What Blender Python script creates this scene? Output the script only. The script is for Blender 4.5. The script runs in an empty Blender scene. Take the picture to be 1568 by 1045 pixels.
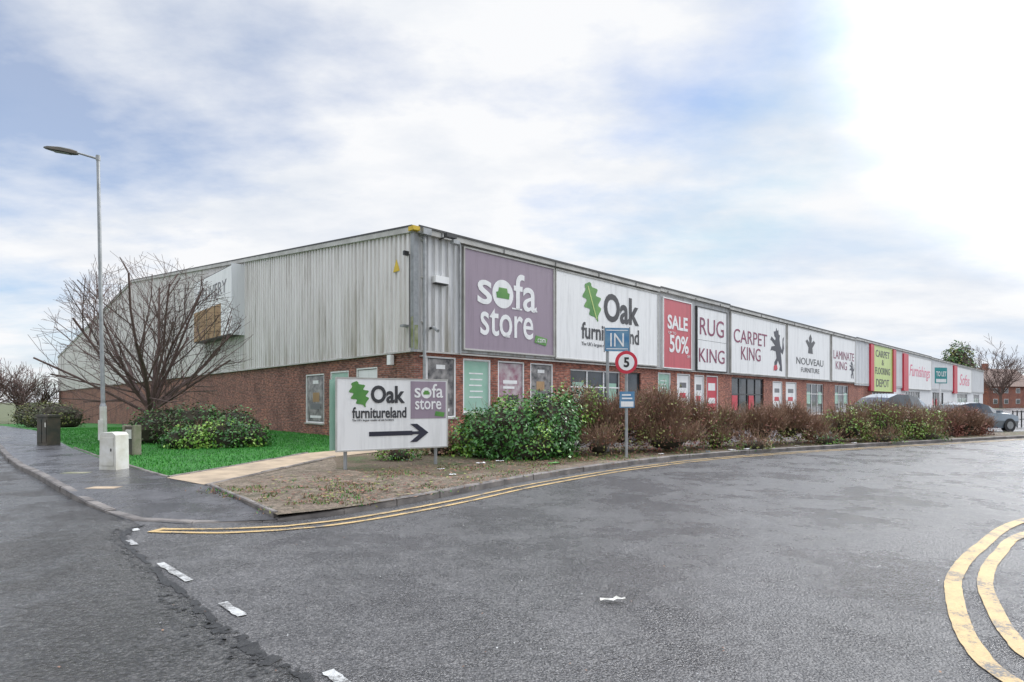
import bpy, bmesh, math, random
from mathutils import Vector, noise, Matrix
random.seed(7)
R=random.random
def U(a,b): return a+(b-a)*random.random()
scene=bpy.context.scene
COL=scene.collection
TH=math.atan2(.6922,.7217)
CX,CY=-3.455,20.15
DX,DY=.7217,.6922
EX,EY=-.6922,.7217
def hgt(x,y):
    s=(x-CX)*EX+(y-CY)*EY
    return -0.0247*min(max(s-20,0),90)
def W(t,s): return (CX+DX*t+EX*s, CY+DY*t+EY*s)

# ---------------------------------------------------------------- materials
def newmat(name):
    m=bpy.data.materials.new(name); m.use_nodes=True
    nt=m.node_tree; return m,nt,nt.nodes,nt.links,nt.nodes['Principled BSDF']
def c4(c): return (c[0],c[1],c[2],1)
def ramp(ns,stops):
    r=ns.new('ShaderNodeValToRGB'); e=r.color_ramp.elements
    while len(e)<len(stops): e.new(.5)
    for i,(p,c) in enumerate(stops): e[i].position=p; e[i].color=c4(c)
    return r
def noisen(ns,ls,vec,scale,detail=4,rough=.6):
    n=ns.new('ShaderNodeTexNoise'); n.inputs['Scale'].default_value=scale
    n.inputs['Detail'].default_value=detail; n.inputs['Roughness'].default_value=rough
    ls.new(vec,n.inputs['Vector']); return n
def mixc(ns,ls,fac,a,b,mode='MIX'):
    m=ns.new('ShaderNodeMix'); m.data_type='RGBA'; m.blend_type=mode
    for k,v in ((0,fac),(6,a),(7,b)):
        if hasattr(v,'is_linked') or hasattr(v,'links'): ls.new(v,m.inputs[k])
        elif k==0: m.inputs[0].default_value=v
        else: m.inputs[k].default_value=c4(v)
    return m.outputs[2]
def objvec(ns): return ns.new('ShaderNodeTexCoord').outputs['Object']
def pm(name,c1,c2=None,scale=3,rough=.6,bump=0,bscale=40,metal=0,spec=.5):
    m,nt,ns,ls,b=newmat(name)
    c2=c2 or tuple(x*.8 for x in c1)
    v=objvec(ns); n=noisen(ns,ls,v,scale,6)
    r=ramp(ns,[(.35,c1),(.65,c2)]); ls.new(n.outputs[0],r.inputs[0]); ls.new(r.outputs[0],b.inputs['Base Color'])
    b.inputs['Roughness'].default_value=rough; b.inputs['Metallic'].default_value=metal
    b.inputs['Specular IOR Level'].default_value=spec
    if bump:
        n2=noisen(ns,ls,v,bscale,4); bp=ns.new('ShaderNodeBump'); bp.inputs['Strength'].default_value=bump
        bp.inputs['Distance'].default_value=.02; ls.new(n2.outputs[0],bp.inputs['Height']); ls.new(bp.outputs[0],b.inputs['Normal'])
    return m
def panelmat(name,c1,rough=.4):
    m,nt,ns,ls,b=newmat(name); v=objvec(ns)
    mp=ns.new('ShaderNodeMapping'); mp.inputs['Scale'].default_value=(3,3,.25); ls.new(v,mp.inputs[0])
    n=noisen(ns,ls,mp.outputs[0],1.5,6,.7); r=ramp(ns,[(.3,tuple(x*.82 for x in c1)),(.52,c1)]); ls.new(n.outputs[0],r.inputs[0]); ls.new(r.outputs[0],b.inputs['Base Color'])
    b.inputs['Roughness'].default_value=rough; return m
def leafmat(name,stops,rough=.5):
    m,nt,ns,ls,b=newmat(name)
    g=ns.new('ShaderNodeNewGeometry'); v=objvec(ns); n=noisen(ns,ls,v,1.7,3)
    a=ns.new('ShaderNodeMath'); a.operation='MULTIPLY_ADD'; a.inputs[1].default_value=.55
    ls.new(g.outputs['Random Per Island'],a.inputs[0])
    s=ns.new('ShaderNodeMath'); s.operation='MULTIPLY'; s.inputs[1].default_value=.5; ls.new(n.outputs[0],s.inputs[0]); ls.new(s.outputs[0],a.inputs[2])
    r=ramp(ns,stops); ls.new(a.outputs[0],r.inputs[0]); ls.new(r.outputs[0],b.inputs['Base Color'])
    b.inputs['Roughness'].default_value=rough
    return m
def asphalt(name,dark,light,rlo,rhi,f1=42,f2=75,bump=.5,patch=(.75,1.15),dist=.012,spec=.5,wd=.8):
    m,nt,ns,ls,b=newmat(name); v=objvec(ns)
    n1=noisen(ns,ls,v,f1,6,.8)
    r1=ramp(ns,[(.38,dark),(.5,tuple((a+c)/2 for a,c in zip(dark,light))),(.62,light)]); ls.new(n1.outputs[0],r1.inputs[0])
    vo=ns.new('ShaderNodeTexVoronoi'); vo.inputs['Scale'].default_value=f2; ls.new(v,vo.inputs['Vector'])
    rv=ramp(ns,[(.0,(1.6,1.57,1.53)),(.25,(1,1,1)),(.7,(.42,.42,.44))]); ls.new(vo.outputs['Distance'],rv.inputs[0])
    c=mixc(ns,ls,.9,r1.outputs[0],rv.outputs[0],'MULTIPLY')
    n2=noisen(ns,ls,v,.4,8,.68); r2=ramp(ns,[(.33,(patch[0],)*3),(.68,(patch[1],)*3)]); ls.new(n2.outputs[0],r2.inputs[0])
    c=mixc(ns,ls,1.0,c,r2.outputs[0],'MULTIPLY')
    n4=noisen(ns,ls,v,7,7,.8); r4=ramp(ns,[(.34,(.68,.68,.69)),(.66,(1.28,1.27,1.25))]); ls.new(n4.outputs[0],r4.inputs[0])
    c=mixc(ns,ls,1.0,c,r4.outputs[0],'MULTIPLY')
    b.inputs['Specular IOR Level'].default_value=spec
    n3=noisen(ns,ls,v,.7,8,.74); mr=ns.new('ShaderNodeMapRange'); mr.inputs[1].default_value=.42; mr.inputs[2].default_value=.58
    mr.inputs[3].default_value=rlo; mr.inputs[4].default_value=rhi; ls.new(n3.outputs[0],mr.inputs[0]); ls.new(mr.outputs[0],b.inputs['Roughness'])
    wr=ramp(ns,[(.41,(wd,wd,wd*1.02)),(.59,(1.04,1.04,1.04))]); ls.new(n3.outputs[0],wr.inputs[0]); c=mixc(ns,ls,1.0,c,wr.outputs[0],'MULTIPLY')
    ls.new(c,b.inputs['Base Color'])
    ad=ns.new('ShaderNodeMath'); ad.operation='SUBTRACT'; ls.new(n1.outputs[0],ad.inputs[0]); ls.new(vo.outputs['Distance'],ad.inputs[1])
    bp=ns.new('ShaderNodeBump'); bp.inputs['Strength'].default_value=bump; bp.inputs['Distance'].default_value=dist
    ls.new(ad.outputs[0],bp.inputs['Height']); ls.new(bp.outputs[0],b.inputs['Normal'])
    return m
M={}
M['road']=asphalt('road_asphalt',(.045,.043,.043),(.25,.242,.235),.16,.42,34,62,.85,(.76,1.16),.012,.7,.82)
M['road2']=asphalt('old_wet_asphalt',(.016,.016,.016),(.19,.185,.18),.06,.32,17,38,1.0,(.5,1.3),.03,.9,.72)
M['pave']=asphalt('pavement_asphalt',(.05,.048,.052),(.19,.185,.19),.08,.45,40,80,.45,(.6,1.2),.01,.7)
M['tar']=pm('tar',(.018,.018,.019),(.04,.04,.04),12,.4,.9,60)
M['kerb']=pm('kerb_concrete',(.24,.215,.195),(.1,.09,.085),2.5,.7,.5,50)
M['path']=pm('path_concrete',(.48,.37,.25),(.3,.23,.16),2.2,.7,.4,50)
def groundmix(name,cols,scale,bump=.9,fine=45,lo=.45,hi=1.4):
    m,nt,ns,ls,b=newmat(name); v=objvec(ns)
    n=noisen(ns,ls,v,scale,9,.72); r=ramp(ns,cols); ls.new(n.outputs[0],r.inputs[0])
    n2=noisen(ns,ls,v,fine,5,.75); r2=ramp(ns,[(.34,(lo,)*3),(.66,(hi,)*3)]); ls.new(n2.outputs[0],r2.inputs[0])
    c=mixc(ns,ls,1.0,r.outputs[0],r2.outputs[0],'MULTIPLY'); ls.new(c,b.inputs['Base Color']); b.inputs['Roughness'].default_value=.8
    bp=ns.new('ShaderNodeBump'); bp.inputs['Strength'].default_value=bump; bp.inputs['Distance'].default_value=.04
    ls.new(n2.outputs[0],bp.inputs['Height']); ls.new(bp.outputs[0],b.inputs['Normal']); return m
M['soil']=groundmix('bed_soil',[(.3,(.09,.06,.04)),(.45,(.16,.115,.075)),(.55,(.1,.085,.04)),(.62,(.07,.1,.03)),(.75,(.2,.15,.1))],.9)
M['mud']=groundmix('sandy_mud',[(.3,(.11,.08,.055)),(.42,(.25,.19,.14)),(.5,(.13,.105,.065)),(.56,(.29,.225,.17)),(.66,(.1,.09,.05))],1.6,1,26,.38,1.45)
M['lawn']=groundmix('lawn_turf',[(.3,(.02,.11,.015)),(.55,(.035,.2,.022)),(.75,(.07,.23,.03))],1.3)
M['field']=groundmix('rough_ground',[(.3,(.08,.1,.04)),(.6,(.12,.13,.06)),(.8,(.16,.14,.09))],.2,.4,8)
def paint(name,col,wear=.46):
    m,nt,ns,ls,b=newmat(name); v=objvec(ns)
    n=noisen(ns,ls,v,38,8,.78); n2=noisen(ns,ls,v,2.6,5,.65)
    a=ns.new('ShaderNodeMath'); a.operation='MULTIPLY_ADD'; a.inputs[1].default_value=.5; ls.new(n2.outputs[0],a.inputs[0])
    s=ns.new('ShaderNodeMath'); s.operation='MULTIPLY'; s.inputs[1].default_value=.55; ls.new(n.outputs[0],s.inputs[0]); ls.new(s.outputs[0],a.inputs[2])
    r=ramp(ns,[(wear-.04,(.13,.125,.12)),(wear+.02,tuple(x*.82 for x in col)),(.62,col)]); ls.new(a.outputs[0],r.inputs[0])
    ls.new(r.outputs[0],b.inputs['Base Color']); b.inputs['Roughness'].default_value=.5
    bp=ns.new('ShaderNodeBump'); bp.inputs['Strength'].default_value=.7; bp.inputs['Distance'].default_value=.014
    ls.new(n.outputs[0],bp.inputs['Height']); ls.new(bp.outputs[0],b.inputs['Normal']); return m
M['yellow']=paint('yellow_line_paint',(.62,.43,.19),.485)
M['wline']=paint('white_line_paint',(.58,.58,.56),.505)
def brickmat(name,c1,c2,mort,stain):
    m,nt,ns,ls,b=newmat(name); v=objvec(ns)
    sp=ns.new('ShaderNodeSeparateXYZ'); ls.new(v,sp.inputs[0])
    ad=ns.new('ShaderNodeMath'); ls.new(sp.outputs[0],ad.inputs[0]); ls.new(sp.outputs[1],ad.inputs[1])
    cb=ns.new('ShaderNodeCombineXYZ'); ls.new(ad.outputs[0],cb.inputs[0]); ls.new(sp.outputs[2],cb.inputs[1])
    br=ns.new('ShaderNodeTexBrick'); ls.new(cb.outputs[0],br.inputs['Vector'])
    br.inputs['Scale'].default_value=1; br.inputs['Brick Width'].default_value=.225; br.inputs['Row Height'].default_value=.075
    br.inputs['Mortar Size'].default_value=.008; br.inputs['Color1'].default_value=c4(c1); br.inputs['Color2'].default_value=c4(c2); br.inputs['Mortar'].default_value=c4(mort)
    n=noisen(ns,ls,v,.7,8,.7); r=ramp(ns,[(.32,stain),(.5,(1,1,1)),(.7,(1.3,1.15,1.0))]); ls.new(n.outputs[0],r.inputs[0])
    c=mixc(ns,ls,1.0,br.outputs[0],r.outputs[0],'MULTIPLY')
    mp=ns.new('ShaderNodeMapping'); mp.inputs['Scale'].default_value=(4.4,13.3,1); ls.new(cb.outputs[0],mp.inputs[0])
    wn=ns.new('ShaderNodeTexNoise'); wn.inputs['Scale'].default_value=1.0; wn.inputs['Detail'].default_value=2; ls.new(mp.outputs[0],wn.inputs['Vector'])
    r2=ramp(ns,[(.33,(.5,.48,.5)),(.67,(1.5,1.42,1.35))]); ls.new(wn.outputs[0],r2.inputs[0])
    c=mixc(ns,ls,1.0,c,r2.outputs[0],'MULTIPLY')
    ls.new(c,b.inputs['Base Color']); b.inputs['Roughness'].default_value=.85
    bp=ns.new('ShaderNodeBump'); bp.inputs['Strength'].default_value=.6; bp.inputs['Distance'].default_value=.01; bp.invert=True
    ls.new(br.outputs['Fac'],bp.inputs['Height']); ls.new(bp.outputs[0],b.inputs['Normal']); return m
M['brick']=brickmat('front_brick',(.38,.135,.085),(.25,.08,.055),(.28,.24,.21),(.6,.52,.5))
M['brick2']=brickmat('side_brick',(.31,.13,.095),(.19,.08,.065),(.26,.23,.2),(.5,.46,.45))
def cladding(name,col):
    m,nt,ns,ls,b=newmat(name); v=objvec(ns)
    mp=ns.new('ShaderNodeMapping'); mp.inputs['Scale'].default_value=(2.6,2.6,.2); ls.new(v,mp.inputs[0])
    n=noisen(ns,ls,mp.outputs[0],1.4,8,.75); r=ramp(ns,[(.3,(.55,.53,.49)),(.47,(.92,.91,.9)),(.65,(1.06,1.06,1.06))]); ls.new(n.outputs[0],r.inputs[0])
    c=mixc(ns,ls,1.0,col,r.outputs[0],'MULTIPLY')
    sp=ns.new('ShaderNodeSeparateXYZ'); ls.new(v,sp.inputs[0])
    mr=ns.new('ShaderNodeMapRange'); mr.inputs[1].default_value=3.3; mr.inputs[2].default_value=6.8; mr.inputs[3].default_value=1; mr.inputs[4].default_value=0; ls.new(sp.outputs[2],mr.inputs[0])
    mp2=ns.new('ShaderNodeMapping'); mp2.inputs['Scale'].default_value=(2.2,2.2,.12); ls.new(v,mp2.inputs[0])
    n2=noisen(ns,ls,mp2.outputs[0],1.1,6,.75); r2=ramp(ns,[(.48,(0,0,0)),(.66,(.85,.85,.85))]); ls.new(n2.outputs[0],r2.inputs[0])
    mu=ns.new('ShaderNodeMath'); mu.operation='MULTIPLY'; ls.new(mr.outputs[0],mu.inputs[0]); ls.new(r2.outputs[0],mu.inputs[1])
    c=mixc(ns,ls,mu.outputs[0],c,(.3,.27,.2)); ls.new(c,b.inputs['Base Color']); b.inputs['Roughness'].default_value=.5; return m
M['clad']=cladding('ribbed_cladding',(.74,.72,.70))
M['cladf']=cladding('front_cladding',(.62,.625,.63))
M['trim']=pm('grey_trim',(.56,.55,.52),(.38,.37,.34),1.2,.5)
M['roof']=pm('roof_sheet',(.3,.3,.29),(.2,.2,.19),.6,.6)
M['dark']=pm('dark_metal',(.03,.03,.032),(.05,.05,.05),3,.5)
M['black']=pm('black_paint',(.015,.015,.018),(.025,.025,.025),3,.45)
M['white']=panelmat('white_panel',(.84,.84,.83))
M['white2']=panelmat('white_wall',(.72,.73,.74),.5)
M['purple']=panelmat('mauve_panel',(.31,.245,.3))
M['red']=panelmat('sale_red',(.55,.1,.12))
M['brred']=pm('bright_red',(.6,.03,.06),(.5,.03,.05),.5,.4)
M['lime']=panelmat('lime_green',(.56,.68,.24))
M['ogreen']=pm('leaf_green',(.14,.33,.07),(.07,.23,.05),1.5,.4)
M['pgreen']=pm('poster_green',(.27,.48,.37),(.35,.54,.44),1.5,.3)
M['txt']=pm('charcoal_text',(.035,.035,.04),(.045,.045,.05),1,.4)
M['wine']=pm('wine_text',(.25,.03,.09),(.2,.02,.07),1,.4)
M['navy']=pm('navy_text',(.02,.02,.035),(.03,.03,.05),1,.4)
M['pink']=pm('pink_text',(.75,.12,.23),(.7,.1,.2),1,.4)
M['grey']=pm('grey_text',(.13,.13,.14),(.16,.16,.17),1,.4)
M['teal']=pm('teal_board',(.02,.3,.3),(.02,.24,.25),1,.4)
M['blue']=pm('sign_blue',(.06,.2,.38),(.16,.3,.42),4,.35)
M['galv']=pm('galvanised_steel',(.4,.41,.42),(.27,.28,.28),4,.45,.1,30,.4)
M['conc']=pm('weathered_concrete',(.33,.29,.23),(.18,.19,.11),3,.85,.6,40)
M['cream']=pm('cream_cabinet',(.7,.69,.65),(.52,.5,.42),3,.5,.15,30)
M['dgreen']=pm('dark_green_cabinet',(.045,.05,.04),(.1,.08,.055),3,.6,.2,30)
M['yel']=pm('yellow_plate',(.7,.5,.03),(.6,.4,.02),2,.5)
M['board']=pm('chipboard',(.42,.27,.14),(.33,.2,.1),1.5,.7)
M['img']=pm('poster_photo',(.05,.05,.055),(.36,.34,.33),2.8,.25)
M['img2']=pm('poster_photo_warm',(.3,.13,.18),(.55,.5,.5),2.5,.25)
def glassmat():
    m,nt,ns,ls,b=newmat('shop_glass'); v=objvec(ns); n=noisen(ns,ls,v,.9,5); r=ramp(ns,[(.35,(.02,.025,.03)),(.6,(.06,.07,.08)),(.75,(.16,.16,.15))])
    ls.new(n.outputs[0],r.inputs[0]); ls.new(r.outputs[0],b.inputs['Base Color']); b.inputs['Roughness'].default_value=.06; b.inputs['Specular IOR Level'].default_value=.8; return m
M['glass']=glassmat()
M['bark']=pm('tree_bark',(.1,.068,.058),(.16,.105,.09),5,.85)
M['twig']=pm('hedge_twig',(.3,.19,.12),(.17,.1,.07),5,.85)
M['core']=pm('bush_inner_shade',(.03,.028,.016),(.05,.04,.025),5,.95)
M['lg']=leafmat('evergreen_leaf',[(.15,(.015,.05,.012)),(.45,(.035,.13,.022)),(.75,(.08,.24,.035)),(.95,(.18,.36,.06))],.35)
M['lg2']=leafmat('bright_leaf',[(.15,(.05,.12,.015)),(.5,(.14,.3,.03)),(.9,(.36,.54,.09))],.45)
M['lbr']=leafmat('brown_leaf',[(.15,(.08,.045,.03)),(.45,(.19,.1,.065)),(.7,(.28,.15,.09)),(.92,(.42,.27,.17))],.7)
M['lred']=leafmat('red_leaf',[(.15,(.09,.03,.025)),(.5,(.22,.075,.055)),(.9,(.36,.15,.1))],.7)
M['lol']=leafmat('olive_leaf',[(.15,(.05,.06,.018)),(.5,(.16,.18,.04)),(.9,(.34,.34,.1))],.6)
M['grass']=leafmat('grass_blade',[(.15,(.015,.1,.01)),(.5,(.03,.22,.02)),(.9,(.09,.34,.04))],.6)
M['lhd']=leafmat('dark_hedge_leaf',[(.15,(.02,.03,.015)),(.5,(.06,.075,.03)),(.9,(.13,.14,.06))],.6)

# ---------------------------------------------------------------- mesh helpers
class MB:
    def __init__(s): s.v=[];s.f=[];s.mi=[];s.mats=[]
    def m(s,mat):
        if mat not in s.mats: s.mats.append(mat)
        return s.mats.index(mat)
    def quad(s,pts,mat):
        n=len(s.v); s.v+= [tuple(p) for p in pts]; s.f.append(tuple(range(n,n+len(pts)))); s.mi.append(s.m(mat))
    def box(s,x0,x1,y0,y1,z0,z1,mat):
        n=len(s.v); s.v+=[(x0,y0,z0),(x1,y0,z0),(x1,y1,z0),(x0,y1,z0),(x0,y0,z1),(x1,y0,z1),(x1,y1,z1),(x0,y1,z1)]
        k=s.m(mat)
        for f in ((0,3,2,1),(4,5,6,7),(0,1,5,4),(1,2,6,5),(2,3,7,6),(3,0,4,7)): s.f.append(tuple(n+i for i in f)); s.mi.append(k)
    def tube(s,p,q,r0,r1,n,mat,caps=False):
        p=Vector(p);q=Vector(q);d=(q-p)
        if d.length<1e-6: return
        d.normalize(); a=d.orthogonal().normalized(); b=d.cross(a); k=s.m(mat); o=len(s.v)
        for c,r in((p,r0),(q,r1)):
            for i in range(n):
                t=2*math.pi*i/n; s.v.append(tuple(c+a*math.cos(t)*r+b*math.sin(t)*r))
        for i in range(n):
            j=(i+1)%n; s.f.append((o+i,o+j,o+n+j,o+n+i)); s.mi.append(k)
        if caps:
            s.f.append(tuple(o+n-1-i for i in range(n))); s.mi.append(k)
            s.f.append(tuple(o+n+i for i in range(n))); s.mi.append(k)
    def prism(s,pts,y0,y1,mat):
        n=len(s.v);k=s.m(mat);c=len(pts)
        s.v+=[(p[0],y0,p[1]) for p in pts]+[(p[0],y1,p[1]) for p in pts]
        s.f.append(tuple(n+i for i in range(c))); s.mi.append(k)
        s.f.append(tuple(n+c+c-1-i for i in range(c))); s.mi.append(k)
        for i in range(c):
            j=(i+1)%c; s.f.append((n+i,n+c+i,n+c+j,n+j)); s.mi.append(k)
    def obj(s,name,parent=None,loc=None,smooth=False,bevel=0):
        me=bpy.data.meshes.new(name); me.from_pydata(s.v,[],s.f)
        for m_ in s.mats: me.materials.append(m_)
        me.polygons.foreach_set('material_index',s.mi)
        if smooth: me.polygons.foreach_set('use_smooth',[True]*len(s.f))
        me.update(); o=bpy.data.objects.new(name,me); COL.objects.link(o)
        if parent: o.parent=parent
        if loc: o.location=loc
        if bevel:
            b=o.modifiers.new('bevel','BEVEL'); b.width=bevel; b.segments=2; b.limit_method='ANGLE'
        return o
def empty(name,loc=(0,0,0),rz=0):
    e=bpy.data.objects.new(name,None); COL.objects.link(e); e.location=loc; e.rotation_euler=(0,0,rz); e.empty_display_size=.3; return e
TX=[]
def text(parent,body,cx,cz,w,h,mat,plane='F',off=.1,bold=0,name=None,shear=0):
    c=bpy.data.curves.new('lettering','FONT'); c.body=body; c.align_x='CENTER'; c.align_y='CENTER'; c.extrude=.004; c.offset=bold; c.shear=shear; c.resolution_u=4
    c.materials.append(mat); o=bpy.data.objects.new(name or 'lettering_'+''.join(ch for ch in body.lower() if ch.isalnum()),c); COL.objects.link(o); o.parent=parent
    if plane=='F': o.rotation_euler=(math.pi/2,0,0); o.location=(cx,-off,cz)
    else: o.rotation_euler=(math.pi/2,0,-math.pi/2); o.location=(-off,cx,cz)
    TX.append((o,cx,cz,w,h,plane,off)); return o
def fit_text():
    bpy.context.view_layer.update()
    for o,cx,cz,w,h,pl,off in TX:
        d=o.dimensions
        sx=w/max(d.x,1e-4); sy=h/max(d.y,1e-4)
        bb=[Vector(b) for b in o.bound_box]; mx=sum(b.x for b in bb)/8; my=sum(b.y for b in bb)/8
        o.scale=(sx,sy,1)
        if pl=='F': o.location=(cx-mx*sx,-off,cz-my*sy)
        else: o.location=(-off,cx+mx*sx,cz-my*sy)
def poly2(parent,pts,x0,z0,w,h,mat,plane='F',off=.1,name='emblem',th=.006):
    mb=MB(); mb.prism([(x0+p[0]*w,z0+p[1]*h) for p in pts],-off,-off+th,mat)
    if plane!='F':
        mb.v=[(y,x,z) for x,y,z in mb.v]
    o=mb.obj(name,parent)
    bm=bmesh.new(); bm.from_mesh(o.data); bmesh.ops.triangulate(bm,faces=[f for f in bm.faces if len(f.verts)>4]); bmesh.ops.recalc_face_normals(bm,faces=bm.faces[:]); bm.to_mesh(o.data); bm.free()
    return o
LION=[(0.35,0),(0.5,0.02),(0.45,0.12),(0.55,0.25),(0.7,0.12),(0.65,0.02),(0.85,0.0),(0.85,0.1),(0.8,0.3),(0.75,0.45),(0.9,0.4),(1.0,0.55),(0.95,0.7),(1.0,.82),(.9,.78),(0.88,0.62),(0.85,0.5),(0.72,0.6),(0.66,0.75),(0.7,.84),(0.6,0.86),(.58,.96),(0.5,0.93),(.44,1.0),(0.4,0.92),(0.25,0.9),(0.3,0.8),(0.4,0.76),(0.35,0.7),(0.1,0.78),(0.02,0.7),(0.12,0.68),(0.35,0.58),(0.1,0.55),(0.02,0.45),(0.15,0.47),(0.4,0.45),(0.45,0.3),(0.3,0.2),(0.32,0.1)]
def leafpts():
    L=[];Rr=[]
    for i in range(25):
        u=i/24; w=.30*math.sin(math.pi*min(1,u*.95+.03))**.6*(1+.3*math.cos(2*math.pi*(3.6*u)))
        L.append((u,w));Rr.append((u,-w))
    pts=[]
    for u,w in L+Rr[::-1]:
        ax=(.30,.98);bx=(.72,.08)
        dx,dz=bx[0]-ax[0],bx[1]-ax[1]
        pts.append((ax[0]+dx*u+w*.95,ax[1]+dz*u+w*.38))
    pts=pts[:25]+[(.78,.0),(.74,-.02)]+pts[25:]
    return pts
LEAF=leafpts()
DISC=[(.5+.5*math.cos(a*math.pi/12),.5+.5*math.sin(a*math.pi/12)) for a in range(24)]
SOFA=[(.05,.1),(.95,.1),(1,.55),(.85,.62),(.8,.95),(.2,.95),(.15,.62),(0,.55)]
def sheet(name,pts,off,mat):
    bm=bmesh.new(); vs=[bm.verts.new((p[0],p[1],p[2] if len(p)>2 else 0)) for p in pts]; f=bm.faces.new(vs); f.normal_update()
    if f.normal.z<0: bmesh.ops.reverse_faces(bm,faces=[f])
    bmesh.ops.triangulate(bm,faces=bm.faces[:])
    for k in (20,110):
        bmesh.ops.bisect_plane(bm,geom=bm.verts[:]+bm.edges[:]+bm.faces[:],plane_co=(CX+EX*k,CY+EY*k,0),plane_no=(EX,EY,0))
    for v in bm.verts: v.co.z+=hgt(v.co.x,v.co.y)+off
    me=bpy.data.meshes.new(name); bm.to_mesh(me); bm.free(); me.materials.append(mat)
    o=bpy.data.objects.new(name,me); COL.objects.link(o); return o
def catmull(P,n=8):
    out=[]
    Q=[P[0]]+list(P)+[P[-1]]
    for i in range(1,len(Q)-2):
        p0,p1,p2,p3=[Vector(q[:2]) for q in Q[i-1:i+3]]
        for k in range(n):
            t=k/n; out.append(.5*((2*p1)+(p2-p0)*t+(2*p0-5*p1+4*p2-p3)*t*t+(3*p1-p0-3*p2+p3)*t**3))
    out.append(Vector(P[-1][:2])); return out
def offset(P,d):
    out=[]
    for i,p in enumerate(P):
        a=P[max(i-1,0)];b=P[min(i+1,len(P)-1)]; t=(Vector(b)-Vector(a)).normalized(); out.append(Vector(p)+Vector((-t.y,t.x))*d)
    return out
def ribbon(mb,P,w,z,mat,jit=0):
    A=offset(P,w/2);B=offset(P,-w/2)
    if jit:
        A=[a+Vector((U(-jit,jit),U(-jit,jit))) for a in A];B=[a+Vector((U(-jit,jit),U(-jit,jit))) for a in B]
    for i in range(len(P)-1):
        q=[B[i],B[i+1],A[i+1],A[i]]
        mb.quad([(v.x,v.y,z+hgt(v.x,v.y)) for v in q],mat)

# ---------------------------------------------------------------- ground
sheet('ground',[(-1500,-1500),(1500,-1500),(1500,1500),(-1500,1500)],-.004,M['field'])
Kb=[(-3.1,7.5),(-2.35,8.04),(-1.27,9.27),(-.05,10.95),(1.74,13.0),(2.87,14.1),(5.14,16.0),(8.12,17.8),(11.6,19.6),(14.9,21.2),(19.1,23.2),(23,25.0),(40,32.5)]
Kbs=catmull(Kb,6)
KL=[(-56.8,60.3),(-36,38.6),(-15.3,17.0),(-9.66,11.6),(-7.2,9.27),(-5.8,8.1)]
sheet('main_road',[(-7.5,9.6),(-7.5,-15),(70,-15),(140,90),(60,45),(40,36),(23,27.5),(11.6,22),(5,18.5),(-1,12.5),(-3.1,9)],.004,M['road'])
Bpts=[(-4.75,7.3),(-4.56,6.66),(-3.45,5.45),(-2.3,4.25),(-1.72,3.7),(-1.15,3.2),(-.5,2.4),(.3,1.2)]
Bs=catmull(Bpts,12); Bj=[p+Vector((U(-.03,.03),U(-.03,.03))) for p in Bs]
sheet('side_road',[(-66,52),(-56.8,60.3),(-36,38.6),(-15.3,17.0),(-9.66,11.6),(-7.2,9.27),(-5.8,8.15),(-5.2,7.7)]+[tuple(p) for p in Bj]+[(3,-5),(-8,-14)],.009,M['road2'])
mb=MB()
for i in range(0,len(Bj)-1):
    if R()<.85:
        w=U(.02,.06)*(1+1.0*math.sin(i*.5)**2); ribbon(mb,[Bj[i]+Vector((-.01,0)),Bj[i+1]],w,.013+.0004*(i%3),M['tar'],.018)
for _ in range(160):
    i=random.randrange(5,len(Bj)); p=Bj[i]+Vector((U(-.16,.05),U(-.16,.05))); r=U(.008,.03)
    mb.quad([(p.x+r*math.cos(a)*U(.6,1.1),p.y+r*math.sin(a)*U(.6,1.1),.015) for a in (0,1,2.1,3.1,4.2,5.3)],M['tar'])
mb.obj('road_joint_crack')
sheet('pavement',[(-56.8,60.3),(-36,38.6),(-15.3,17.0),(-9.66,11.6),(-7.2,9.27),(-5.8,8.1,-.07),(-5.2,7.65,-.09),(-4.4,7.42,-.09),(-3.1,7.5,-.06),(-5.4,10.1),(-6.77,11.15),(-10.2,14.3),(-14.2,18.3),(-28.4,33.5),(-55.4,61.7)],.1,M['pave'])
sheet('lawn',[(-55.4,61.7),(-28.4,33.5),(-14.2,18.3),(-10.2,14.3),(-6.77,11.15),(-5.9,16.5),(-4.3,18.9),(CX,CY),W(0,112),(-75,80)],.098,M['lawn'])
sheet('footpath',[(-6.77,11.12),(-5.9,16.5),(-4.3,18.9),(CX,CY),(-2.6,19.3),(-4.77,15.4),(-5.4,10.1)],.106,M['path'])
bedin=[(40,35),(23,27.3),(19,25.6),(14.5,23.4),(11,22),(5,19.2),(0,17.8),(-3.3,17.6)]
sheet('planting_bed',[(-4.9,14.6),(-3.9,12.2),(-3.0,10.9),(-1.3,10.8)]+[tuple(p) for p in Kbs if p.x>-.3]+bedin+[(-4.77,15.4)],.1,M['soil'])
mj=[(5.2,16.3),(4.2,15.75),(3.1,14.95),(2.2,14.4),(1.4,13.5),(.7,13.1),(.1,12.1),(-.7,11.9),(-1.3,11.2),(-2.0,11.7),(-2.8,11.4),(-3.4,12.3),(-3.9,12.6),(-4.3,13.9),(-4.7,14.9)]
sheet('verge_mud',[(-5.4,10.1)]+[(-3.1,7.5)]+[tuple(p) for p in Kbs[1:] if p.x<5.2]+mj,.104,M['mud'])
sheet('car_park',[(-3.3,17.6),(0,17.8),(5,19.2),(11,22),(14.5,23.4),(19,25.6),(23,27.3),(40,35),(200,140),W(220,-1.8),W(0,-1.8)],.03,M['pave'])
sheet('shopfront_footway',[W(-.3,-1.8),W(142,-1.8),W(142,.1),W(-.3,.1)],.11,M['kerb'])
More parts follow.
